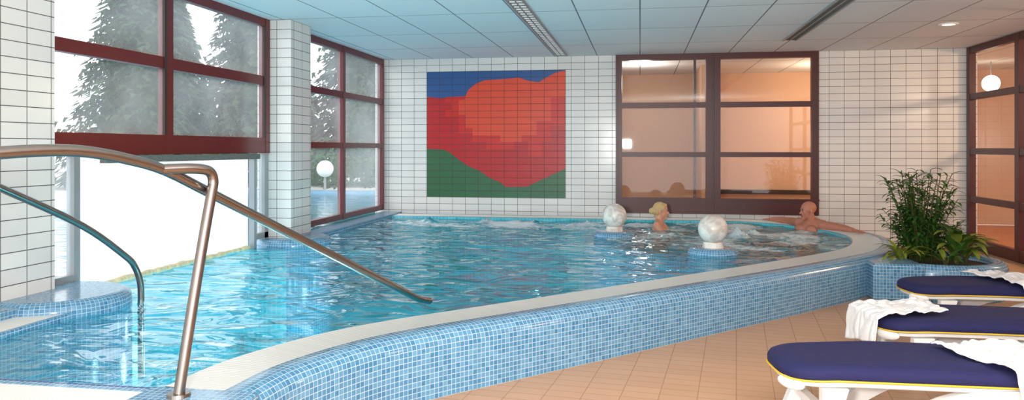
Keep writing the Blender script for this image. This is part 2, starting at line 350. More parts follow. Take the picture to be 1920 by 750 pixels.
roundledge2('round_ledge',-3.72,4.35,0.44,0.415)
roundledge2('pillar_ledge',-3.70,7.72,0.40,0.39)
boxes('steps',[(-3.37,-1.75,2.84,3.20,-0.75,0.16),(-3.37,-1.62,3.20,3.52,-0.75,-0.02),(-3.37,-1.5,3.52,3.84,-0.75,-0.22)],M['mosaic_deep'],pool)
boxes('step_edges',[(-3.37,-1.75,3.10,3.204,0.12,0.165),(-3.37,-1.62,3.42,3.524,-0.06,-0.015),(-3.37,-1.5,3.74,3.844,-0.26,-0.215),(-3.37,-1.99,2.838,2.85,0.27,0.351)],M['navyline'],pool)
JC=(0.95,9.3)
path=[(JC[0]+1.62*math.cos(math.radians(a)),JC[1]+1.62*math.sin(math.radians(a)),0) for a in range(-68,-236,-4)][::-1]
sweep('whirlpool_wall',path,[(0,-0.75),(0,0.24),(0.02,0.262),(0.16,0.262),(0.18,0.24),(0.18,-0.75)],[0]*5,[M['mosaic']],parent=pool)
path=[(JC[0]+1.38*math.cos(math.radians(a)),JC[1]+1.38*math.sin(math.radians(a)),0) for a in range(0,360,6)]
sweep('whirlpool_bench',path,[(0,-0.75),(0,-0.26),(0.42,-0.26),(0.42,-0.75)],[0]*3,[M['mosaic_deep']],True,pool)
for x,y in ((0.70,7.62),(-0.295,8.93)):
    e=empty('marble_ball_fountain')
    roundledge2('mosaic_pedestal',x,y,0.245,0.375,e)
    bm=bmesh.new(); bmesh.ops.create_cone(bm,segments=32,radius1=0.105,radius2=0.09,depth=0.06,cap_ends=True,matrix=Matrix.Translation((x,y,0.40))); finish('neck',bm,M['marble'],e,smooth=False)
    bm=bmesh.new(); bmesh.ops.create_uvsphere(bm,u_segments=40,v_segments=24,radius=0.143,matrix=Matrix.Translation((x,y,0.553))); finish('ball',bm,M['marble'],e,smooth=True)
# water surface
N=normals2(opath,False)
inn=[(p.x+N[i].x*0.25,p.y+N[i].y*0.25) for i,p in enumerate(opath)]
wp=inn+[(-3.75,10.95),(-3.75,7.3),(-3.93,7.22),(-3.93,4.74),(-3.5,4.5),(-3.5,2.815),(-1.80,2.815)]
def inside(x,y):
    c=False; n=len(wp); j=n-1
    for i in range(n):
        xi,yi=wp[i]; xj,yj=wp[j]
        if (yi>y)!=(yj>y) and x<(xj-xi)*(y-yi)/(yj-yi)+xi: c=not c
        j=i
    return c
stp=0.034; nx=int((2.9+4.0)/stp); ny=int((11.1-2.8)/stp); grid={}; bm=bmesh.new(); foam=[]
jets=((1.11,9.05,0.15),(1.3,9.35,0.08),(0.9,9.4,0.07),(0.4,9.1,0.05),(1.6,9.0,0.05),(-3.1,10.0,0.05),(-2.9,10.2,0.07),(-2.1,10.3,0.06),(-1.4,10.2,0.07),(-0.7,10.25,0.05))
for i in range(nx+1):
    for j in range(ny+1):
        x=-4.0+i*stp; y=2.81+j*stp
        if not inside(x,y): continue
        dj=math.hypot(x-JC[0],y-JC[1])
        fo=0.0
        if dj<1.5: fo=0.47+0.42*noise.noise((x*2.0,y*2.0,3)) - (0.06 if dj>1.3 else 0)*1.0
        dl=max(0,1-abs(y-10.05)/1.0)
        if x<-0.2: fo=max(fo,dl*(0.60+0.5*noise.noise((x*1.5,y*2.0,7))))
        for bx,by in ((0.70,7.62),(-0.295,8.93)):
            dd=math.hypot(x-bx,y-by)
            if dd<0.36: fo=max(fo,0.34*(1-(dd-0.24)/0.12))
        fo=max(fo,0.72*math.exp(-((x-1.11)**2+(y-9.05)**2)/0.05))
        amp=0.011+0.010*min(1,fo)
        z=WZ+amp*1.3*noise.noise((x*2.0,y*3.0,0.3))+amp*0.7*noise.noise((x*5,y*7,1.1))
        if fo>0.25: z+=0.022*fo*noise.noise((x*13,y*13,4.4))
        for bx,by,bh in jets:
            r2=(x-bx)**2+(y-by)**2
            if r2<0.09: z+=bh*math.exp(-r2/0.008)*(0.7+0.6*noise.noise((x*25,y*25,2)))
        grid[i,j]=bm.verts.new((x,y,z)); foam.append(max(0,fo))
for (i,j),v in grid.items():
    a=grid.get((i+1,j)); b_=grid.get((i+1,j+1)); c=grid.get((i,j+1))
    if a and b_ and c: bm.faces.new((v,a,b_,c))
o=finish('water',bm,M['water'],pool,smooth=True)
at=o.data.attributes.new('foam','FLOAT','POINT')
for i,f in enumerate(foam): at.data[i].value=f
# ---------------------------------------------------------------- mural
e=empty('tile_mural')
MX0,MX1,MZ0,MZ1=-3.194,-1.088,0.61,2.495
def mp_(x,y): return (MX0+(x-801)/259*(MX1-MX0), MZ1-(y-133)/237*(MZ1-MZ0))
def mpoly(name,pts,mat,lay):
    bm=bmesh.new(); yy=YB-0.006-0.002*lay
    v=[bm.verts.new((mp_(*p)[0],yy,mp_(*p)[1])) for p in pts]; f=bm.faces.new(v); f.normal_update()
    bmesh.ops.triangulate(bm,faces=[f],ngon_method='EAR_CLIP')
    finish(name,bm,mat,e)
boxes('panel',[(MX0-0.006,MX1+0.006,YB-0.004,YB-0.0005,MZ0-0.006,MZ1+0.006)],M['m_green'],e)
mpoly('blue_area',[(801,133),(1060,133),(1060,200),(801,200)],M['m_blue'],0)
mpoly('crimson_area',[(801,180),(872,186),(1060,184),(1060,316),(1035,328),(1010,340),(990,350),(950,351),(940,342),(920,334),(900,320),(880,312),(862,300),(850,290),(835,281),(801,279)],M['m_red'],1)
mpoly('scarlet_area',[(836,181),(836,192),(848,192),(848,205),(836,205),(836,218),(862,218),(862,250),(888,250),(888,266),(914,266),(914,280),(966,280),(966,266),(992,266),(992,293),(1018,293),(1018,266),(1034,266),(1034,236),(1059,236),(1059,186),(1036,170),(985,170),(880,179)],M['m_scar'],2)
mpoly('orange_area',[(872,187),(880,168),(893,157),(910,150),(950,148),(975,146),(992,152),(1012,155),(1028,145),(1045,137),(1060,134),(1060,184),(1034,184),(1034,228),(1008,228),(1008,254),(980,254),(980,266),(940,266),(940,254),(888,254),(888,240),(875,240),(875,215),(862,215),(862,187)],M['m_or'],3)
# ---------------------------------------------------------------- handrails
B=Vector((-1.857,2.77,0)); D=Vector((0.519,1.90,0))
def R(t,z,off=0): 
    p=B+D*t; return (p.x+off*0.96,p.y-off*0.26,z)
e=empty('pool_handrail')
tube('rail',[R(-0.52,1.27),R(-0.43,1.305),R(-0.334,1.325),R(-0.25,1.333),R(-0.18,1.327),R(-0.10,1.30),R(-0.011,1.252),R(0.114,1.142),R(0.4,0.888),R(0.7,0.622),R(0.93,0.418),R(0.975,0.385),R(1.02,0.362)],0.0215,M['steel'],e)
tube('post',[R(0,0.355,0.05),R(0.03,0.65,0.05),R(0.062,0.95,0.05),R(0.085,1.15,0.05),R(0.090,1.20,0.05),R(0.084,1.235,0.05),R(0.066,1.252,0.05),R(0.03,1.258,0.035),R(-0.02,1.256,0.0)],0.0215,M['steel'],e)
bp_=R(0,0.36,0.05)
bm=bmesh.new(); bmesh.ops.create_cone(bm,segments=32,radius1=0.046,radius2=0.043,depth=0.014,cap_ends=True,matrix=Matrix.Translation((bp_[0],bp_[1],0.361))); finish('flange',bm,M['steel'],e)
e=empty('pool_handrail')
tube('rail',[(-3.31,2.9,1.37),(-3.31,3.50,1.125),(-3.31,4.08,0.872),(-3.31,4.46,0.64),(-3.31,4.56,0.55),(-3.30,4.60,0.44),(-3.30,4.61,0.3),(-3.30,4.61,-0.2)],0.021,M['steel'],e)
# ---------------------------------------------------------------- planter and plants
pc=(2.70,7.66); pr=0.6
path=[(pc[0]+pr*math.cos(i*2*math.pi/48),pc[1]+pr*math.sin(i*2*math.pi/48),0) for i in range(48)]
e=empty('mosaic_planter')
sweep('bowl',path,[(0,0),(0,0.25),(0.01,0.29),(0.035,0.315),(0.07,0.325),(0.11,0.318),(0.13,0.29),(0.13,0.2)],[0]*7,[M['mosaic']],True,e)
boxes('link_wall',[(2.02,2.45,7.10,7.62,0,0.325)],M['mosaic'],e,0.02)
bm=bmesh.new(); bmesh.ops.create_circle(bm,cap_ends=True,segments=40,radius=0.48,matrix=Matrix.Translation((pc[0],pc[1],0.27))); finish('soil',bm,M['soil'],e)
def leaf(bm,base,dirv,length,width,droop,mi=0,seg=5):
    d=Vector(dirv).normalized(); side=d.cross(Vector((0,0,1)))
    if side.length<0.1: side=Vector((1,0,0))
    side.normalize(); p=Vector(base); prev=None
    for s in range(seg+1):
        t=s/seg; wd=width*math.sin(math.pi*min(1,0.08+0.92*t))**0.8 if s<seg else 0.0005
        up=side.cross(d).normalized()
        a=bm.verts.new(p-side*wd/2+up*wd*0.15); c=bm.verts.new(p); b_=bm.verts.new(p+side*wd/2+up*wd*0.15)
        if prev:
            for q in ((prev[0],prev[1],c,a),(prev[1],prev[2],b_,c)):
                f=bm.faces.new(q); f.material_index=mi; f.smooth=True
        prev=(a,c,b_); p=p+d*(length/seg); d=(d+Vector((0,0,-droop/seg))).normalized()
def stemmesh(bm,pts,r,mi):
    pts=[Vector(p) for p in pts]; prev=None
    for p in pts:
        ring=[bm.verts.new(p+Vector((math.cos(a)*r,math.sin(a)*r,0))) for a in (0,2.09,4.19)]
        if prev:
            for k in range(3):
                f=bm.faces.new((prev[k],prev[(k+1)%3],ring[(k+1)%3],ring[k])); f.material_index=mi
        prev=ring
bm=bmesh.new()
for s in range(66):
    a=random.random()*6.28; rr=random.random()*0.13; b0=Vector((2.62+rr*math.cos(a),7.74+rr*math.sin(a),0.27)); h=random.uniform(0.3,0.88)
    lean=random.uniform(0.04,0.28); dirh=Vector((math.cos(a),math.sin(a),0)); pts=[b0+dirh*lean*(t**1.6)+Vector((0,0,h*t)) for t in (0,.2,.4,.6,.8,1)]
    stemmesh(bm,pts,0.004,1)
    for k in range(34):
        t=random.uniform(0.1,1); p=b0+dirh*lean*(t**1.6)+Vector((0,0,h*t)); aa=random.random()*6.28
        leaf(bm,p,(math.cos(aa),math.sin(aa),random.uniform(0.0,0.9)),random.uniform(0.08,0.14),random.uniform(0.018,0.032),random.uniform(0.6,1.6),0,4)
finish('potted_bamboo_plant',bm,[M['leaf'],M['stem']],uv=False)
bm=bmesh.new()
for (cx,cy,n,hh,ln,wd) in ((2.87,7.55,34,0.26,0.27,0.09),(3.0,7.70,20,0.20,0.24,0.08),(2.72,7.40,14,0.08,0.2,0.06)):
    for k in range(n):
        a=random.random()*6.28; h=random.uniform(0.05,hh); b0=Vector((cx,cy,0.27)); p=b0+Vector((math.cos(a)*0.05,math.sin(a)*0.05,h))
        stemmesh(bm,[b0,b0.lerp(p,0.5)+Vector((0,0,0.02)),p],0.005,1)
        leaf(bm,p,(math.cos(a),math.sin(a),random.uniform(0.3,1.6)),random.uniform(0.7,1.1)*ln,wd*random.uniform(0.7,1.1),random.uniform(0.8,1.9),0 if random.random()<0.6 else 2,6)
finish('dieffenbachia_plant',bm,[M['leaf2'],M['stem'],M['leaf']],uv=False)
bm=bmesh.new()
for k in range(34):
    a=random.random()*6.28; b0=Vector((2.38,7.50,0.27)); p=b0+Vector((math.cos(a)*0.04,math.sin(a)*0.04,random.uniform(0.03,0.12)))
    leaf(bm,p,(math.cos(a),math.sin(a),random.uniform(0.5,1.5)),random.uniform(0.16,0.27),0.037,random.uniform(1.2,2.2),0,6)
finish('spider_plant',bm,[M['leaf2']],uv=False)
# ---------------------------------------------------------------- loungers
HW=0.285; ZO=0.04
def lounger(loc,rot):
    e=empty('sun_lounger',loc,rot); Lg=1.95
    def outline(inset):
        pts=[]; hw=HW-inset
        x0=0+inset
        for k in range(0,17):
            a=math.pi/2+math.pi*k/16
            cx=math.copysign(abs(math.cos(a))**0.75,math.cos(a)); sy=math.copysign(abs(math.sin(a))**0.6,math.sin(a))
            pts.append((x0+0.22+0.22*cx,hw*(0.86)*sy))
        pts+= [(0.55,-hw),(1.2,-hw),(Lg-0.06-inset,-hw),(Lg-inset,-hw+0.06),(Lg-inset,hw-0.06),(Lg-0.06-inset,hw),(1.2,hw),(0.55,hw)]
        return pts
    bm=bmesh.new(); lev=[(0.012,0.225),(0.0,0.24),(0.0,0.265),(0.010,0.282),(0.03,0.292),(0.07,0.297)]; rows=[]
    for ins,z in lev: rows.append([bm.verts.new((x,y,ZO+z+0.012*math.sin(x*4))) for x,y in outline(ins)])
    n=len(rows[0])
    for j in range(len(lev)-1):
        for i in range(n):
            k=(i+1)%n; bm.faces.new((rows[j][i],rows[j][k],rows[j+1][k],rows[j+1][i]))
    bm.faces.new(rows[-1]); bm.faces.new(rows[0][::-1])
    bmesh.ops.recalc_face_normals(bm,faces=bm.faces[:])
    o=finish('cushion',bm,M['navy'],e)
    for p in o.data.polygons: p.use_smooth=len(p.vertices)==4
    ol=[(x,y,ZO+0.232+0.012*math.sin(x*4)) for x,y in outline(-0.002)]; ol.append(ol[0])
    tube('piping',ol,0.0045,M['yellow'],e,3,smooth=False)
    bm=bmesh.new(); rows=[]
    for ins,z in ((0.035,0.195),(0.02,0.203),(0.02,0.218),(0.03,0.226)): rows.append([bm.verts.new((x,y,ZO+z+0.012*math.sin(x*4))) for x,y in outline(ins)])
    n=len(rows[0])
    for j in range(3):
        for i in range(n):
            k=(i+1)%n; bm.faces.new((rows[j][i],rows[j][k],rows[j+1][k],rows[j+1][i]))
    bm.faces.new(rows[-1]); bm.faces.new(rows[0][::-1]); bmesh.ops.recalc_face_normals(bm,faces=bm.faces[:])
    finish('frame',bm,M['white'],e)
    def prof(name,poly,y,th):
        bm=bmesh.new(); a=[bm.verts.new((x,y-th/2,z)) for x,z in poly]; b_=[bm.verts.new((x,y+th/2,z)) for x,z in poly]
        n=len(poly)
        for i in range(n): bm.faces.new((a[i],a[(i+1)%n],b_[(i+1)%n],b_[i]))
        f1=bm.faces.new(a); f2=bm.faces.new(b_); f1.normal_update(); f2.normal_update(); bmesh.ops.triangulate(bm,faces=[f1,f2]); bmesh.ops.recalc_face_normals(bm,faces=bm.faces[:])
        finish(name,bm,M['white'],e)
    arch=[]
    for k in range(17):
        t=k/16; arch.append((0.36+1.30*t,0.25*(1-abs(2*t-1)**2.6)))
    inner=[]
    for k in range(17):
        t=1-k/16; inner.append((0.48+1.06*t,0.165*(1-abs(2*t-1)**2.4)))
    for y in (-0.245,0.245):
        prof('arch_leg_%d'%(1 if y<0 else 2),arch+inner,y,0.06)
        prof('front_leg_%d'%(1 if y<0 else 2),[(0.15,0.24),(0.27,0.24),(0.235,0.13),(0.175,0.0),(0.105,0.0),(0.15,0.11)],y*0.86,0.045)
        prof('end_leg_%d'%(1 if y<0 else 2),[(1.72,0.24),(1.82,0.24),(1.86,0.0),(1.80,0.0)],y,0.045)
    boxes('crossbar',[(0.165,0.205,-0.21,0.21,0.09,0.13)],M['white'],e)
    bm=bmesh.new(); bmesh.ops.create_uvsphere(bm,u_segments=20,v_segments=12,radius=1,matrix=Matrix.Translation((0.035,-0.15,ZO+0.207))@Matrix.Rotation(0.6,4,'Z')@Matrix.Diagonal((0.02,0.075,0.032,1))); finish('end_handle',bm,M['white'],e,smooth=True)
    return e
def towel(parentE,cx,cy,sx,sy,rot=0,seed=0,name='towel'):
    bm=bmesh.new(); n=56; g=[]
    ca,sa=math.cos(rot),math.sin(rot)
    for i in range(n+1):
        row=[]
        for j in range(n+1):
            u=(i/n-0.5)*sx; v=(j/n-0.5)*sy
            u+=0.05*noise.noise((u*3,v*3,seed)); v+=0.05*noise.noise((u*3+9,v*3,seed))
            x=cx+u*ca-v*sa; y=cy+u*sa+v*ca
            top=ZO+0.312+0.012*math.sin(x*4)
            fold=0.045*abs(noise.noise((x*9,y*5,seed+3)))+0.026*abs(noise.noise((x*18,y*14,seed+5)))
            z=top+fold
            ex=max(0,-0.0-x); 
            if x<0.0: z=top-ex*0.95; x=-0.03-0.02*abs(noise.noise((y*14,z*6,seed)))-0.15*ex
            if y>HW: d=y-HW; z-=d*0.97; y=HW+0.02+0.03*noise.noise((x*13,z*5,seed))
            if y<-HW: d=-HW-y; z-=d*0.97; y=-HW-0.025-0.035*abs(noise.noise((x*13,z*5,seed)))
            z=max(z,0.01)
            row.append(bm.verts.new((x,y,z)))
        g.append(row)
    for i in range(n):
        for j in range(n): bm.faces.new((g[i][j],g[i+1][j],g[i+1][j+1],g[i][j+1]))
    o=finish(name,bm,M['towel'],smooth=True)
    sd=o.modifiers.new('thick','SOLIDIFY'); sd.thickness=0.006; sd.offset=1
    o.location=parentE.location; o.rotation_euler=parentE.rotation_euler
    return o
l1=lounger((0.64,3.86,0),math.radians(8)); l2=lounger((1.38,4.92,0),math.radians(8)); l3=lounger((1.96,6.13,0),math.radians(8))
towel(l1,1.16,-0.17,0.50,0.76,0.3,1)
towel(l2,0.12,0.03,0.60,0.38,0.1,2)
towel(l3,0.88,0.0,0.5,0.70,0.2,5)
# ---------------------------------------------------------------- people
def cap(bm,p1,r1,p2,r2):
    p1=Vector(p1);p2=Vector(p2);d=p2-p1;L_=d.length
    q=d.to_track_quat('Z','Y').to_matrix().to_4x4()
    bmesh.ops.create_cone(bm,cap_ends=True,segments=20,radius1=r1,radius2=r2,depth=L_,matrix=Matrix.Translation((p1+p2)/2)@q)
    for p,r in ((p1,r1),(p2,r2)): bmesh.ops.create_icosphere(bm,subdivisions=2,radius=r*1.0,matrix=Matrix.Translation(p))
def ell(bm,c,r,fr):
    bmesh.ops.create_icosphere(bm,subdivisions=3,radius=1,matrix=Matrix.Translation(c)@fr@Matrix.Diagonal((r[0],r[1],r[2],1)))
def frame(f,up=(0,0,1)):
    f=Vector(f).normalized(); s=Vector(up).cross(f).normalized(); u=f.cross(s).normalized()
    return Matrix(((f.x,s.x,u.x,0),(f.y,s.y,u.y,0),(f.z,s.z,u.z,0),(0,0,0,1)))
def hand(bm,wrist,d,palmn,side,s=1.0,curl=0.25):
    d=Vector(d).normalized(); n=Vector(palmn).normalized(); sd=Vector(side); sd=(sd-d*sd.dot(d)).normalized(); n=(n-d*n.dot(d)).normalized(); w=Vector(wrist)
    fr=Matrix(((d.x,sd.x,n.x,0),(d.y,sd.y,n.y,0),(d.z,sd.z,n.z,0),(0,0,0,1)))
    ell(bm,w+d*0.05*s,(0.058*s,0.044*s,0.017*s),fr)
    for o_,l_,sp in ((0.033,0.066,0.22),(0.011,0.078,0.06),(-0.011,0.072,-0.08),(-0.032,0.056,-0.26)):
        a=w+d*0.085*s+sd*o_*s; dd=(d+sd*sp).normalized(); b_=a+dd*l_*0.5*s; c_=b_+(dd+n*curl).normalized()*l_*0.5*s
        cap(bm,a,0.0098*s,b_,0.0088*s); cap(bm,b_,0.0088*s,c_,0.0075*s)
    a=w+d*0.02*s+sd*0.03*s; b_=a+(d*0.6+sd*0.8)*0.045*s; c_=b_+(d*0.9+sd*0.35)*0.034*s
    cap(bm,a,0.014*s,b_,0.0115*s); cap(bm,b_,0.0115*s,c_,0.0085*s)
def head(bm,c,fr,s=1.0,male=True):
    P=lambda x,y,z:Vector(c)+(fr@Vector((x*s,y*s,z*s)))
    E=lambda p,r:ell(bm,P(*p),tuple(v*s for v in r),fr)
    E((-0.014,0,0.036),(0.096,0.075,0.082)); E((0.020,0,0.020),(0.066,0.066,0.078)); E((0.026,0,-0.030),(0.056,0.057,0.074))
    jw=1.0 if male else 0.88
    E((0.012,0,-0.070),(0.058,0.050*jw,0.030)); E((0.056,0,-0.096),(0.026,0.028*jw,0.020)); E((0.074,0,0.022),(0.016,0.046,0.009))
    cap(bm,P(0.080,0,0.010),0.008*s,P(0.103,0,-0.030),0.010*s)
    for q in (1,-1):
        E((0.093,0.011*q,-0.034),(0.010,0.008,0.007))
        E((0.056,0.037*q,-0.022),(0.020,0.018,0.016))
        E((-0.010,0.076*q,-0.004),(0.017,0.008,0.031)); E((-0.004,0.080*q,-0.024),(0.010,0.007,0.012))
    E((0.079,0,-0.058),(0.011,0.023,0.006)); E((0.077,0,-0.068),(0.011,0.020,0.007))
def remesh(o,v=0.0055,it=5):
    r=o.modifiers.new('union','REMESH'); r.mode='VOXEL'; r.voxel_size=v; r.use_smooth_shade=True
    sm=o.modifiers.new('smooth','SMOOTH'); sm.factor=0.5; sm.iterations=it
    return o
def facebits(e,c,fr,s,male):
    P=lambda x,y,z:Vector(c)+(fr@Vector((x*s,y*s,z*s)))
    R3=lambda *r:tuple(v*s for v in r)
    bm=bmesh.new()
    for q in (1,-1): ell(bm,P(0.0745,0.030*q,0.000),R3(0.009,0.014,0.007),fr)
    finish('eye_whites',bm,M['eyewhite'],e,smooth=True,uv=False)
    bm=bmesh.new()
    for q in (1,-1): ell(bm,P(0.081,0.030*q,0.000),R3(0.004,0.0062,0.0062),fr)
    for q in (1,-1): ell(bm,P(0.081,0.030*q,0.0065),R3(0.006,0.0155,0.0022),fr)
    finish('irises_and_lashes',bm,M['eye'],e,smooth=True,uv=False)
    bm=bmesh.new()
    for q in (1,-1): ell(bm,P(0.085,0.031*q,0.026),R3(0.006,0.018,0.0035),fr)
    finish('eyebrows',bm,M['dkhair'],e,smooth=True,uv=False)
    bm=bmesh.new(); ell(bm,P(0.085,0,-0.0575),R3(0.007,0.021,0.0042),fr); ell(bm,P(0.083,0,-0.067),R3(0.007,0.018,0.005),fr); finish('lips',bm,M['lip'],e,smooth=True,uv=False)
e=empty('bathing_man'); bm=bmesh.new()
ff=Vector((-0.816,-0.578,0)); back=-ff; side=Vector((-0.578,0.816,0)); base=Vector((2.10,9.98,0.045)); fr=frame(ff)
U=lambda f,s_,z:base+ff*f+side*s_+Vector((0,0,z))
hc=U(0.045,0,0.515); hf=frame((-0.96,-0.28,-0.03)); head(bm,hc,hf,1.0)
ell(bm,U(0.0,0,0.20),(0.115,0.170,0.20),fr)
ell(bm,U(0.03,0,-0.02),(0.115,0.150,0.17),fr)
ell(bm,U(-0.01,0,0.325),(0.085,0.185,0.075),fr)
for q in (1,-1): ell(bm,U(0.075,0.085*q,0.285),(0.055,0.085,0.06),fr)
ell(bm,U(0.04,0,-0.16),(0.13,0.165,0.11),fr)
cap(bm,U(-0.01,0,0.36),0.068,hc+hf@Vector((-0.02,0,-0.06)),0.058)
for q,tip in ((1,Vector((1.69,10.86,0.366))),(-1,Vector((2.53,9.24,0.366)))):
    s_=side*q; sh=U(0.0,0.195*q,0.350)
    cap(bm,U(-0.015,0.03*q,0.400),0.040,sh+Vector((0,0,0.01)),0.052)
    ell(bm,sh,(0.060,0.062,0.066),fr)
    d=(tip-sh).normalized(); wr=tip-d*0.168; wr.z=0.385
    el=sh.lerp(wr,0.53)+back*0.03; el.z=0.396
    cap(bm,sh,0.055,sh.lerp(el,0.45),0.052); cap(bm,sh.lerp(el,0.45),0.052,el,0.039); cap(bm,el,0.040,el.lerp(wr,0.3),0.041); cap(bm,el.lerp(wr,0.3),0.041,wr,0.026)
    hand(bm,wr,(tip+Vector((0,0,0.004))-wr),Vector((0,0,-1)),ff,1.0,0.12)
    hip=U(0.08,0.09*q,-0.17); kn=hip+ff*0.43+s_*0.07+Vector((0,0,0.07)); an=kn+ff*0.06+Vector((0,0,-0.43))
    cap(bm,hip,0.085,kn,0.056); cap(bm,kn,0.056,kn.lerp(an,0.3),0.056); cap(bm,kn.lerp(an,0.3),0.056,an,0.036); cap(bm,an,0.036,an+ff*0.17+Vector((0,0,-0.045)),0.026)
remesh(finish('body',bm,M['skin_m'],e,smooth=True,uv=False)); facebits(e,hc,hf,1.0,True)
e=empty('bathing_woman'); bm=bmesh.new()
ff=Vector((0.985,-0.17,0)); side=Vector((0.17,0.985,0)); base=Vector((0.235,9.78,0.09)); fr=frame(ff); s=0.93
hc=U(0.03,0,0.455); hf=frame((0.99,-0.16,-0.02)); head(bm,hc,hf,s,False)
ell(bm,U(0,0,0.15),(0.095,0.135,0.17),fr); ell(bm,U(0.01,0,-0.05),(0.09,0.12,0.15),fr); ell(bm,U(0,0,-0.2),(0.125,0.165,0.12),fr); ell(bm,U(-0.005,0,0.275),(0.065,0.145,0.055),fr)
for q in (1,-1): ell(bm,U(0.075,0.065*q,0.17),(0.055,0.06,0.06),fr)
cap(bm,U(-0.005,0,0.29),0.052,hc+hf@Vector((-0.018,0,-0.05)),0.045)
for q in (1,-1):
    s_=side*q; sh=U(0,0.165*q,0.288); cap(bm,U(-0.01,0.02*q,0.335),0.032,sh+Vector((0,0,0.005)),0.043); ell(bm,sh,(0.048,0.05,0.052),fr)
    el=sh+ff*0.13+s_*0.08+Vector((0,0,-0.17)); wr=el+ff*0.19-s_*0.09+Vector((0,0,0.08))
    cap(bm,sh,0.042,el,0.033); cap(bm,el,0.033,wr,0.022); hand(bm,wr,ff*1.0-s_*0.4,Vector((0,0,-1)),-s_,0.88,0.3)
    hip=U(0.05,0.085*q,-0.2); kn=hip+ff*0.40+Vector((0,0,0.05)); an=kn+ff*0.05+Vector((0,0,-0.40))
    cap(bm,hip,0.082,kn,0.052); cap(bm,kn,0.052,kn.lerp(an,0.3),0.05); cap(bm,kn.lerp(an,0.3),0.05,an,0.032); cap(bm,an,0.032,an+ff*0.15+Vector((0,0,-0.04)),0.024)
remesh(finish('body',bm,M['skin_w'],e,smooth=True,uv=False)); facebits(e,hc,hf,s,False)
bm=bmesh.new(); P=lambda x,y,z:hc+(hf@Vector((x*s,y*s,z*s)))
def HE(p,r): ell(bm,P(*p),tuple(v*s for v in r),hf)
HE((-0.022,0,0.046),(0.094,0.081,0.082)); HE((-0.050,0,0.0),(0.062,0.074,0.072)); HE((0.030,0,0.082),(0.048,0.060,0.030))
for q in (1,-1): HE((0.012,0.062*q,0.048),(0.044,0.019,0.040))
HE((-0.128,0,-0.005),(0.040,0.045,0.046)); HE((-0.10,0,0.02),(0.03,0.04,0.04)); HE((-0.06,0,-0.07),(0.03,0.04,0.03))
remesh(finish('hair_bun',bm,M['hair'],e,smooth=True,uv=False),0.006,5)
bm=bmesh.new(); ell(bm,U(0,0,0.09),(0.100,0.139,0.14),fr); finish('swimsuit',bm,M['swim'],e,smooth=True,uv=False)
# ---------------------------------------------------------------- outdoors
boxes('ground_outside',[(-60,-4.06,-20,60,-0.9,-0.8)],M['grass'])
boxes('terrace',[(-60,-9.35,-10,60,-0.8,0.25),(-9.35,-4.06,-10,2.2,-0.8,0.25),(-9.35,-4.06,16.9,60,-0.8,0.25)],M['outfloor'])
e=empty('outdoor_pool')
boxes('rim',[(-9.3,-8.9,2.2,16.8,0.0,0.36),(-8.9,-4.06,2.2,2.5,0.0,0.36),(-8.9,-4.06,16.5,16.8,0.0,0.36)],M['mosaic'],e)
boxes('bottom',[(-9.0,-4.06,2.5,16.5,-0.78,-0.6)],M['mosaic_deep'],e)
bm=bmesh.new(); bmesh.ops.create_grid(bm,x_segments=1,y_segments=1,size=0.5,matrix=Matrix.Translation((-6.48,9.5,0.30))@Matrix.Diagonal((4.84,14,1,1))); finish('water',bm,M['outwater'],e)
def conifer_mesh(h,r,seed,mat):
    rnd=random.Random(seed); bm=bmesh.new()
    bmesh.ops.create_cone(bm,segments=8,radius1=h*0.02,radius2=0.01,depth=h,cap_ends=True,matrix=Matrix.Translation((0,0,h/2)))
    for f in bm.faces: f.material_index=1
    # dense inner foliage core
    bmesh.ops.create_cone(bm,cap_ends=True,segments=14,radius1=r*0.58,radius2=0.03,depth=h*0.88,matrix=Matrix.Translation((0,0,h*0.52)))
    for i in range(6500):
        t=rnd.random()**1.25; z=h*(0.05+0.93*t); rr=r*(1-t)**0.85*(rnd.random()**0.4)*0.97+0.03; a=rnd.random()*6.283
        p=Vector((rr*math.cos(a),rr*math.sin(a),z-0.12*rr)); out=Vector((math.cos(a),math.sin(a),-0.35)); sd=Vector((-math.sin(a),math.cos(a),0)); L_=rnd.uniform(0.14,0.30)
        tw=sd*rnd.uniform(0.05,0.10)+Vector((0,0,rnd.uniform(-0.05,0.05)))
        v=[bm.verts.new(p-tw),bm.verts.new(p+tw),bm.verts.new(p+out*L_+sd*rnd.uniform(-0.12,0.12)+Vector((0,0,-0.06)))]; bm.faces.new(v)
    lv=int(h*4)
    for l in range(lv):
        t=l/lv; z=h*(0.08+0.92*t); rr=r*(1-t)**0.85*rnd.uniform(0.8,1.1)+0.05; nb=max(6,int(15*(1-t*0.5)))
        for b in range(nb):
            a=rnd.random()*6.28; ln=rr*rnd.uniform(0.75,1.1); d=Vector((math.cos(a),math.sin(a),0)); sd=Vector((-d.y,d.x,0))
            for k in range(3,9):
                u=(k+1)/9; p=d*ln*u+Vector((0,0,z-0.25*ln*u*u+0.05)); w=0.12*(1.15-u)*(0.5+rr/r)+0.06
                for q in (1,-1):
                    tip=p+sd*q*w*2.2*rnd.uniform(0.6,1)+d*w*0.8+Vector((0,0,-0.10-rnd.random()*0.15))
                    v=[bm.verts.new(p-d*0.05),bm.verts.new(p+d*0.06),bm.verts.new(tip)]; bm.faces.new(v)
    me=bpy.data.meshes.new('conifer'); bm.to_mesh(me); bm.free(); me.materials.append(mat); me.materials.append(M['bark']); return me
cm=[conifer_mesh(9,2.3,1,M['tree1']),conifer_mesh(8.5,2.1,2,M['tree1']),conifer_mesh(8,2.2,3,M['tree2'])]
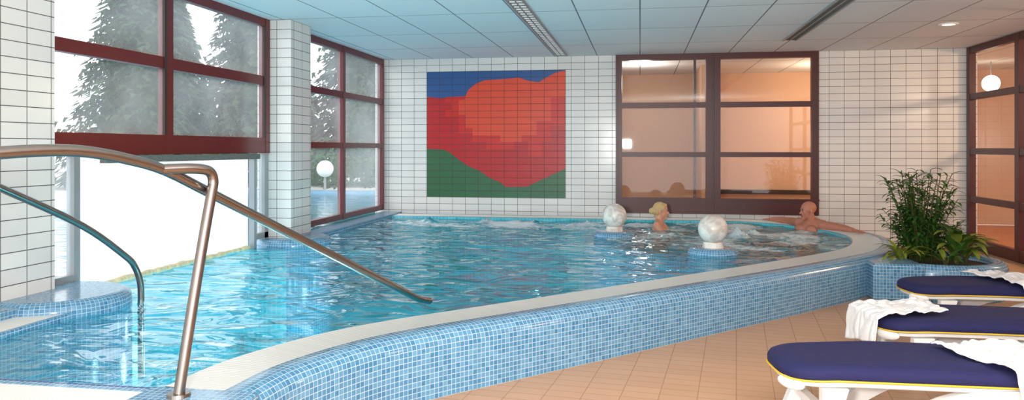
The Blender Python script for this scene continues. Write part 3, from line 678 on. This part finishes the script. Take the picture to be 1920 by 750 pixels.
for k,(x,y,s_) in enumerate(((-14,19.7,1),(-11.5,21.5,1.05),(-8.0,22.0,1.0),(-23,23,2),(-18.6,28,2),(-15.0,30,2),(-10.5,31,2),(-6.6,29,2))):
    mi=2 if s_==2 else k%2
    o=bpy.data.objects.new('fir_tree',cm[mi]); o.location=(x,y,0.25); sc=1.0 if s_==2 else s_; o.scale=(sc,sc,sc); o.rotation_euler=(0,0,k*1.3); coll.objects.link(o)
def leafcloud(name,blobs,n,size,mat,trunk=None,seed=0):
    rnd=random.Random(seed); bm=bmesh.new()
    for (cx,cy,cz,rx,ry,rz) in blobs:
        for i in range(n):
            v=Vector((rnd.gauss(0,1),rnd.gauss(0,1),rnd.gauss(0,1))).normalized()*rnd.random()**0.4
            p=Vector((cx+v.x*rx,cy+v.y*ry,cz+v.z*rz)); a=Vector((rnd.gauss(0,1),rnd.gauss(0,1),rnd.gauss(0,1))).normalized()*size; b=a.orthogonal().normalized()*size*0.6
            bm.faces.new([bm.verts.new(p-a),bm.verts.new(p+b),bm.verts.new(p+a),bm.verts.new(p-b)])
    if trunk:
        r=bmesh.ops.create_cone(bm,segments=8,radius1=0.12,radius2=0.05,depth=trunk[3],cap_ends=True,matrix=Matrix.Translation((trunk[0],trunk[1],trunk[2]+trunk[3]/2)))
        for v in r['verts']:
            for f in v.link_faces: f.material_index=1
    return finish(name,bm,[mat,M['bark']],uv=False)
leafcloud('birch_tree',[(-18,17,4.5,1.6,1.6,2.2),(-18.6,17.5,6.5,1.2,1.2,1.6),(-17.4,16.6,3.2,1.2,1.2,1.2)],1300,0.10,M['tree3'],(-18,17,0.25,6),5)
leafcloud('garden_hedge',[(-12+i*0.75,17.9+0.3*math.sin(i*2),0.85,0.6,0.5,0.55) for i in range(11)],420,0.055,M['hedge'],None,3)
e=globe('garden_globe_lamp',(-7.4,17.1,0.85),0.2,M['white'],'down')
# ---------------------------------------------------------------- lighting
w=bpy.data.worlds.new('overcast'); scene.world=w; w.use_nodes=True
bg=w.node_tree.nodes['Background']; bg.inputs[0].default_value=(0.985,0.99,1.0,1); bg.inputs[1].default_value=2.8
def area(name,loc,target,sx,sy,power,col=(1,1,1)):
    l=bpy.data.lights.new(name,'AREA'); l.shape='RECTANGLE'; l.size=sx; l.size_y=sy; l.energy=power; l.color=col
    o=bpy.data.objects.new(name,l); o.location=loc; o.rotation_euler=(Vector(target)-Vector(loc)).to_track_quat('-Z','Y').to_euler(); coll.objects.link(o)
area('flash_light',(-0.38,-0.1,1.47),(0.4,9,1.9),0.22,0.22,165,(1,0.96,0.91))
area('ceiling_fill',(1.6,1.6,1.5),(1.6,1.6001,2.7),0.8,0.8,130,(1,0.97,0.94))  # added uplight that brightens the ceiling, no such fixture in the room
def point(name,loc,p,col,r=0.15):
    l=bpy.data.lights.new(name,'POINT'); l.energy=p; l.color=col; l.shadow_soft_size=r; o=bpy.data.objects.new(name,l); o.location=loc; coll.objects.link(o)
point('hall_light_1',(3.2,13.0,2.3),72,(1,0.74,0.5)); point('hall_light_2',(6.2,9.0,2.3),130,(1,0.68,0.42)); point('hall_light_3',(6.2,4.0,2.3),80,(1,0.75,0.55)); point('hall_light_4',(0.0,12.6,2.4),30,(1,0.9,0.82))
for i,(x,y) in enumerate(((-3.0,5.2),(-2.8,7.0),(-1.8,4.4),(-1.0,7.5))): point('underwater_fill_%d'%(i+1),(x,y,-0.25),24 if i<3 else 20,(0.82,0.97,1.0),0.12)  # added fills below the surface to brighten the water, not pool fixtures
# ---------------------------------------------------------------- camera
cd=bpy.data.cameras.new('camera'); cd.sensor_width=36; cd.lens=36*1424/1920; cd.shift_y=(278-375)/1920; cd.clip_end=200
co=bpy.data.objects.new('camera',cd); co.location=(0,0,H); co.rotation_euler=(math.pi/2,0,math.radians(9.57)); coll.objects.link(co); scene.camera=co
scene.view_settings.view_transform='Standard'
